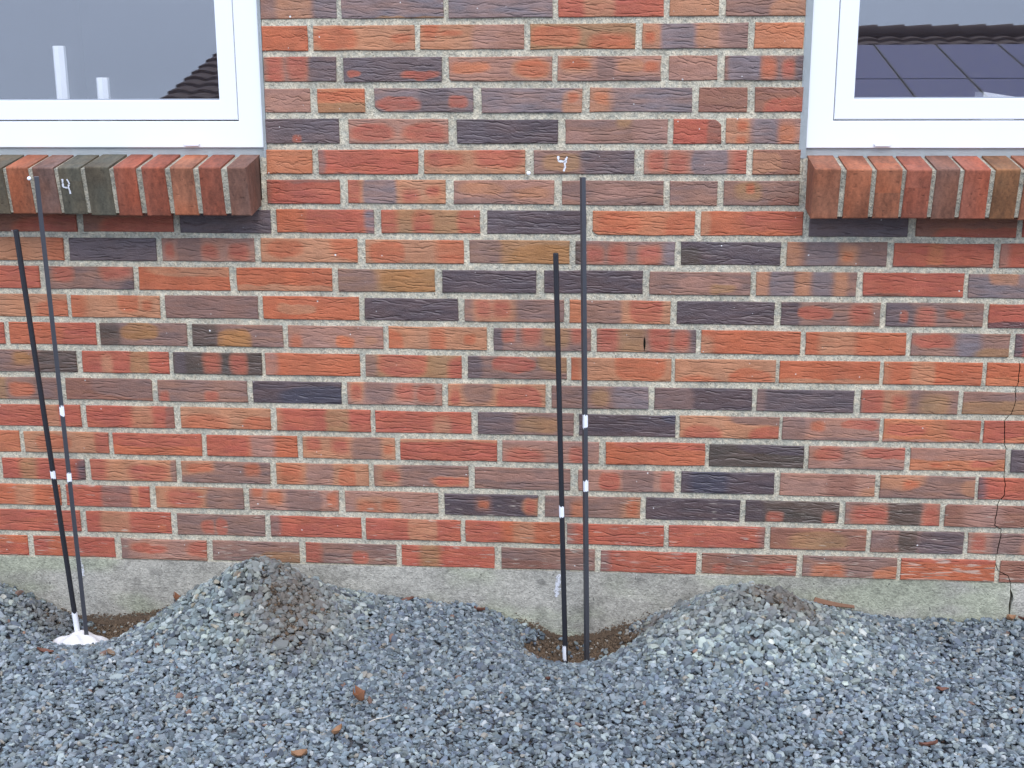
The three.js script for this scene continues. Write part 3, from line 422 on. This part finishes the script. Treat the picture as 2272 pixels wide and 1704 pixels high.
{ // crumbs of brown earth in the holes and on the heaps
  const lump = (() => { const r = mulberry(91), pts = []; for (let i = 0; i < 10; i++) { const v = new THREE.Vector3(r() - 0.5, (r() - 0.5) * 0.8, r() - 0.5).normalize().multiplyScalar(0.4 + r() * 0.15); pts.push(v); } const g = new ConvexGeometry(pts); g.deleteAttribute('uv'); return g; })();
  const list = [], r = mulberry(92);
  for (let i = 0; i < 90000 && list.length < 14000; i++) { const x = -1.4 + r() * 2.2, z = r() * 0.4, s = Math.max(soilShare(x, z), dirtAt(x, z) > 0.5 ? (dirtAt(x, z) - 0.4) * 0.8 : 0); if (r() > s || z < 0.004) continue; const sz = 0.003 + r() * r() * 0.009; M4.compose(V.set(x, groundY(x, z) + (dirtAt(x, z) > 0.5 ? 0.0055 : -0.003), z), Q.setFromEuler(E3.set(r() * 6, r() * 6, r() * 6)), SC.set(sz, sz * 0.8, sz)); const n = 0.65 + 0.7 * r(); list.push([M4.clone(), r() < 0.05 ? [0.3, 0.27, 0.22] : [0.105 * n, 0.069 * n, 0.04 * n]]); }
  for (let i = 0; i < 2600; i++) { // smears of earth left on the plinth above the holes
    const h = i % 2 ? [0.04, 0.17] : [-1.11, 0.14], x = h[0] + (r() + r() - 1) * h[1], up = 0.03 * r() * r() * (0.6 + 0.6 * vn(x * 14, 3)); if (up < 0) continue; const sz = 0.002 + r() * r() * 0.005, n = 0.7 + 0.6 * r(); M4.compose(V.set(x, groundY(x, 0.01) + up, 0.0012), Q.setFromEuler(E3.set(0, 0, r() * 6)), SC.set(sz * 1.6, sz, 0.0022)); list.push([M4.clone(), [0.13 * n, 0.088 * n, 0.055 * n]]); }
  const im = instanced(lump, std({ name: 'earth crumbs', roughness: 1 }), list, scene, 'earth_crumbs'); Object.assign(im.userData, { label: 'crumbs of damp brown earth in the dug holes and on the heaps', category: 'earth' });
}
{ // white mortar powder round the left rods
  const P = [], I = [], nr = 14, na = 40, cx = -1.137, cz = 0.142;
  for (let i = 0; i <= nr; i++) for (let j = 0; j < na; j++) { const a = j / na * Math.PI * 2, q = i / nr, wob = 1 + 0.16 * vn(Math.cos(a) * 2 + 5, Math.sin(a) * 2 + 5), x = cx + Math.cos(a) * q * 0.07 * wob, z = cz + Math.sin(a) * q * 0.058 * wob; const top = (1 - q * q) * (0.036 + 0.009 * vn(x * 45, z * 45) + 0.003 * vn(x * 110, z * 110)) - 0.008 * q ** 6; P.push(x - cx, groundY(x, z) - groundY(cx, cz) + top, z - cz); }
  for (let i = 0; i < nr; i++) for (let j = 0; j < na; j++) { const a = i * na + j, b = i * na + (j + 1) % na; I.push(a, b, a + na, b, b + na, a + na); }
  const g = new THREE.BufferGeometry(); g.setAttribute('position', new THREE.Float32BufferAttribute(P, 3)); g.setIndex(I); g.computeVertexNormals();
  const m = part('mortar_powder', g, std({ name: 'white mortar powder', color: lin(0.7, 0.67, 0.64), roughness: 1, side: THREE.DoubleSide }), scene); m.position.set(cx, groundY(cx, cz), cz); tag(m, 'small white pile of mortar powder round the foot of the left rods', 'mortar');
}

// ------------------------------------------------------------------ steel rods with white marks
const steel = std({ name: 'dark steel', color: lin(0.075, 0.076, 0.085), metalness: 0.3, roughness: 0.36 });
const steelRound = std({ name: 'dark pipe', color: lin(0.04, 0.04, 0.046), metalness: 0.3, roughness: 0.24 });
const paint = std({ name: 'white paint', color: lin(0.85, 0.86, 0.88), roughness: 0.7, side: THREE.DoubleSide });
function rod(kind, foot, top, label, marks) {
  const A = new THREE.Vector3(...foot), B = new THREE.Vector3(...top), L = A.distanceTo(B), R = kind === 'round' ? 0.006 : 0.0047, t = thing('steel_rod', label, 'rod', foot, 'steel rods standing by the wall');
  t.quaternion.setFromUnitVectors(UP, B.clone().sub(A).normalize());
  const sink = 0.06; let g;
  if (kind === 'round') { g = new THREE.LatheGeometry([[0, -sink], [R, -sink], [R, L - 0.001], [R - 0.001, L], [R - 0.0022, L], [R - 0.0022, L - 0.03], [0, L - 0.03]].map(p => new THREE.Vector2(...p)), 20); }
  else { const s = new THREE.Shape(), q = R - 0.0008; s.moveTo(-q, -q); s.lineTo(q, -q); s.lineTo(q, q); s.lineTo(-q, q); s.closePath(); g = new THREE.ExtrudeGeometry(s, { depth: L + sink - 0.001, bevelThickness: 0.0007, bevelSize: 0.0008, bevelSegments: 2 }); g.rotateX(-Math.PI / 2); g.translate(0, -sink, 0); g.rotateY(0.5); }
  part('shaft', g, kind === 'round' ? steelRound : steel, t);
  const r = mulberry(Math.round(foot[0] * 1000) + 5000);
  for (const [y0, y1, a0 = -1.5, a1 = 1.5] of marks) { // ragged coat that follows the surface
    const n = 14, P = [], I = [];
    for (let i = 0; i <= n; i++) { const a = a0 + (a1 - a0) * i / n + (kind === 'round' ? 0 : 0), d = kind === 'round' ? R : R / Math.max(Math.abs(Math.cos(a - 0.5)), Math.abs(Math.sin(a - 0.5))); for (const [y, jj] of [[y0, 0], [y1, 1]]) { const e = (r() - 0.5) * 0.006 * (i === 0 || i === n ? 0.4 : 1); P.push(Math.sin(a) * (d + 0.0004), (y - foot[1]) * L / (B.y - A.y) + e, Math.cos(a) * (d + 0.0004)); } if (i) { const k = i * 2; I.push(k - 2, k, k + 1, k - 2, k + 1, k - 1); } }
    const m = new THREE.BufferGeometry(); m.setAttribute('position', new THREE.Float32BufferAttribute(P, 3)); m.setIndex(I); m.computeVertexNormals(); part('paint_mark', m, paint, t);
  }
  return t;
}
rod('round', [-1.155, -0.03, 0.125], [-1.2, 0.935, 0.15], 'shorter round dark steel rod of the left pair, its foot painted white', [[0.362, 0.38, -1.6, 1.3], [-0.03, 0.026, -1.7, 1.7]]);
rod('square', [-1.122, -0.033, 0.15], [-1.133, 1.052, 0.17], 'taller square dark steel rod of the left pair, reaching in front of the brick sill', [[0.519, 0.541, -1.1, 1.6], [0.362, 0.383, -1.1, 1.6]]);
rod('round', [0.0092, -0.08, 0.125], [-0.0184, 0.891, 0.14], 'shorter round dark steel rod of the middle pair standing in the right hole', [[0.296, 0.322, -1.3, 0.9], [-0.055, -0.02, -1.5, 0.35]]);
rod('square', [0.058, -0.075, 0.11], [0.037, 1.05, 0.12], 'taller square dark steel rod of the middle pair with two white bands', [[0.5, 0.529, -1.2, 1.7], [0.352, 0.377, -1.2, 1.7]]);

// ------------------------------------------------------------------ nails driven into the joints
const nailMat = std({ name: 'bright nail', color: lin(0.85, 0.85, 0.86), metalness: 0.1, roughness: 0.3 });
function nail(x, y, z, label) {
  const g = new THREE.LatheGeometry([[0, 0], [0.0014, 0], [0.0014, 0.016], [0.0034, 0.0165], [0.0045, 0.0175], [0.0041, 0.0188], [0.002, 0.0194], [0, 0.0195]].map(p => new THREE.Vector2(...p)), 14); g.rotateX(Math.PI / 2);
  const m = part(numbered('nail'), g, nailMat, scene); m.position.set(x, y, z); m.rotation.set(-0.12, 0.1, 0); tag(m, label, 'nail', 'bright nails in the joints');
}
nail(-0.0868, 1.0485, -0.008, 'bright nail in the mortar joint left of the chalk 4 on the wall'); nail(-1.183, 1.0405, 0.086, 'bright nail in the sill joint beside the top of the left rod');

// ------------------------------------------------------------------ dead leaves and scraps
function leafGeometry(len, wid, curl, seed) {
  const r = mulberry(seed), n = 8, m = 4, P = [], I = [];
  for (const side of [0, 1]) for (let i = 0; i <= n; i++) for (let j = 0; j <= m; j++) { const t = i / n, s = j / m - 0.5, w = wid * Math.sin(Math.PI * (0.06 + 0.9 * t)) * (1 + 0.25 * vn(t * 6 + seed, s * 3)), y = curl * ((s * 2) ** 2 * wid * 0.9 + (t - 0.5) ** 2 * len * 1.2) + 0.0015 * vn(t * 9 + seed, s * 9); P.push((t - 0.5) * len, y + side * 0.0005, s * w); }
  const o = (n + 1) * (m + 1); for (const side of [0, 1]) for (let i = 0; i < n; i++) for (let j = 0; j < m; j++) { const a = side * o + i * (m + 1) + j, b = a + m + 1; side ? I.push(a, a + 1, b, b, a + 1, b + 1) : I.push(a, b, a + 1, b, b + 1, a + 1); }
  const g = new THREE.BufferGeometry(); g.setAttribute('position', new THREE.Float32BufferAttribute(P, 3)); g.setIndex(I); g.computeVertexNormals(); return g;
}
const leafMats = [[0.24, 0.1, 0.045], [0.15, 0.06, 0.035], [0.3, 0.16, 0.08], [0.2, 0.13, 0.08]].map(c => std({ name: 'dead leaf', color: lin(...c), roughness: 0.75, side: THREE.DoubleSide }));
const LEAVES = [
  [-0.935, 0.045, 0.026, 0.013, 0, 0.9, 'orange brown dead leaf against the plinth left of the pointed heap'],
  [-1.145, 0.315, 0.03, 0.012, 1, 0.3, 'flat dark brown dead leaf in front of the left rods'],
  [-0.983, 0.34, 0.024, 0.011, 3, 0.4, 'dull brown dead leaf between the left rods and the pointed heap'],
  [-0.399, 0.4855, 0.034, 0.018, 0, 0.8, 'curled rusty brown leaf on the gravel in the foreground'],
  [-0.417, 0.617, 0.022, 0.012, 2, 0.6, 'pale brown leaf on the gravel below the curled rusty leaf'],
  [-0.4689, 0.715, 0.024, 0.013, 2, 0.6, 'tan leaf at the bottom edge of the picture'],
  [-0.0208, 0.367, 0.018, 0.009, 1, 0.4, 'small reddish leaf on the gravel in front of the middle rods'],
  [0.793, 0.3735, 0.022, 0.01, 1, 0.4, 'small red brown leaf on the gravel at the right'],
  [0.7146, 0.593, 0.028, 0.01, 1, 0.5, 'dark red leaf low on the gravel at the right'],
  [-0.373, 0.03, 0.026, 0.01, 1, 0.3, 'red brown leaf at the plinth right of the pointed heap'],
  [-0.2013, 0.033, 0.022, 0.012, 1, 0.4, 'red brown leaf at the plinth left of the right hole'],
  [1.035, 0.02, 0.022, 0.013, 2, 0.6, 'beige leaf at the foot of the crack in the plinth'],
  [1.068, 0.025, 0.026, 0.011, 1, 0.4, 'dark red leaf at the plinth by the right edge of the picture'],
];
LEAVES.forEach(([x, z, l, w, m, curl, label], i) => { const o = part(numbered('dead_leaf'), leafGeometry(l * 1.25, w * 1.3, curl, i * 7 + 3), leafMats[m], scene); o.position.set(x, groundY(x, z) + 0.0085 + (i === 3 ? 0.004 : 0), z); o.rotation.set(0.25 * Math.sin(i * 3), [2.4, 0.2, -0.6, -0.9, 1, 0.3, 1.5, 0.1, -0.2, 0.1, -0.1, 0.4, 0][i], 0.3 * Math.sin(i * 5)); tag(o, label, 'leaf', 'dead leaves on the gravel'); });
{ const g = new THREE.TubeGeometry(new THREE.CatmullRomCurve3([[-0.02, 0, 0.012], [-0.006, 0.003, 0.003], [0.006, 0.002, -0.004], [0.02, 0.004, -0.012]].map(p => new THREE.Vector3(...p))), 12, 0.0011, 6); const m = part('twig', g, std({ name: 'bleached straw', color: lin(0.5, 0.45, 0.36), roughness: 0.8 }), scene); m.position.set(-0.345, groundY(-0.345, 0.56) + 0.011, 0.5615); tag(m, 'thin bleached straw on the gravel below the curled rusty leaf', 'straw'); }
{ // long splinter of wood lying against the plinth
  const s = new THREE.Shape([[-0.05, -0.003], [0.0, -0.005], [0.045, -0.002], [0.044, 0.003], [0.01, 0.003], [-0.02, 0.005], [-0.046, 0.008]].map(p => new THREE.Vector2(...p))), g = new THREE.ExtrudeGeometry(s, { depth: 0.006, bevelThickness: 0.001, bevelSize: 0.001, bevelSegments: 1 });
  const m = part('wood_splinter', g, std({ name: 'weathered wood', color: lin(0.2, 0.1, 0.055), roughness: 0.85, bumpMap: sillBump, bumpScale: 0.001 }), scene); m.position.set(0.635, groundY(0.635, 0.02) + 0.017, 0.012); m.rotation.set(-0.5, 0.05, -0.12); tag(m, 'long red brown wood splinter lying at the plinth behind the rounded heap', 'splinter');
}

// ------------------------------------------------------------------ the neighbouring house that the panes mirror, behind the camera on lower ground
{
  const t = thing('neighbour_house', 'house with brown tiled roof and solar panels, seen mirrored in the window panes', 'house', [1.5, -2.6, 15]);
  const RX0 = -6.78, RX1 = 9.5, slope = Math.atan(0.26), run = 5.2, ridgeY = 4.44, len = run / Math.cos(slope);
  const tileMat = std({ name: 'brown roof tile', color: lin(0.085, 0.05, 0.042), roughness: 0.75 });
  const wallMat = std({ name: 'yellow brick', color: lin(0.32, 0.25, 0.16), roughness: 0.9 });
  const gb = new THREE.ExtrudeGeometry(new THREE.Shape([[-4.6, -0.3], [4.6, -0.3], [4.6, 3.0], [0, 4.25], [-4.6, 3.0]].map(p => new THREE.Vector2(...p))), { depth: RX1 - RX0 - 0.5, bevelEnabled: false }); gb.rotateY(Math.PI / 2); gb.translate(RX0 + 0.25, 0, 0);
  part('wall', gb, wallMat, t);
  for (const s of [-1, 1]) {
    const roof = new THREE.Group(); roof.name = 'roof'; t.add(roof); roof.position.set(0, ridgeY, 0); roof.rotation.set(s < 0 ? -slope : slope, s < 0 ? 0 : 0, 0);
    // sheet of overlapping tile courses, waved along the ridge
    const nx = 328, rows = 17, P = [], I = []; for (let j = 0; j <= rows; j++) for (const e of [0, 1]) for (let i = 0; i <= nx; i++) { const x = RX0 + (RX1 - RX0) * i / nx, d = Math.min(len, (j + e * 0.999) * len / rows); P.push(x, 0.02 + 0.03 * Math.abs(Math.sin(i * Math.PI / 6)) + (e ? 0.035 : 0), s * d); }
    const w = nx + 1; for (let j = 0; j < 2 * rows + 1; j++) for (let i = 0; i < nx; i++) { const a = j * w + i; I.push(a, a + w, a + 1, a + 1, a + w, a + w + 1); }
    const g = new THREE.BufferGeometry(); g.setAttribute('position', new THREE.Float32BufferAttribute(P, 3)); g.setIndex(I); g.computeVertexNormals(); tileMat.side = THREE.DoubleSide;
    const m = part('tiles', g, tileMat, roof); m.userData.kind = 'stuff';
    if (s < 0) for (let row = 0; row < 2; row++) for (let k = 0; k < 9; k++) { const x = 0.4 + k * 0.78, y0 = 0.9 + row * 1.74; const p = part('solar_panel', box(x + 0.008, x + 0.772, 0.09, 0.125, -(y0 + 1.725), -y0), std({ name: 'aluminium edge', color: lin(0.03, 0.03, 0.035), roughness: 0.5 }), roof); part('panel_glass', box(x + 0.02, x + 0.76, 0.1252, 0.128, -(y0 + 1.715), -(y0 + 0.01)), new THREE.MeshPhysicalMaterial({ name: 'panel glass', color: lin(0.035, 0.045, 0.16), roughness: 0.4, ior: 1.25 }), p); }
  }
  for (let k = 0; k < 46; k++) { const g = new THREE.CylinderGeometry(0.125, 0.135, 0.4, 10, 1, false); g.rotateZ(Math.PI / 2); const m = part('ridge_tile', g, tileMat, t); m.position.set(RX0 + 0.18 + k * 0.357, ridgeY + 0.05, 0); m.rotation.z = 0.05; }
}

// ------------------------------------------------------------------ render
const renderer = new THREE.WebGLRenderer({ antialias: true });
renderer.setSize(1024, 768);
renderer.shadowMap.enabled = true; renderer.shadowMap.type = THREE.PCFSoftShadowMap;
renderer.toneMapping = THREE.LinearToneMapping; renderer.toneMappingExposure = EXPOSURE;
renderer.outputColorSpace = THREE.SRGBColorSpace;
renderer.render(scene, camera);
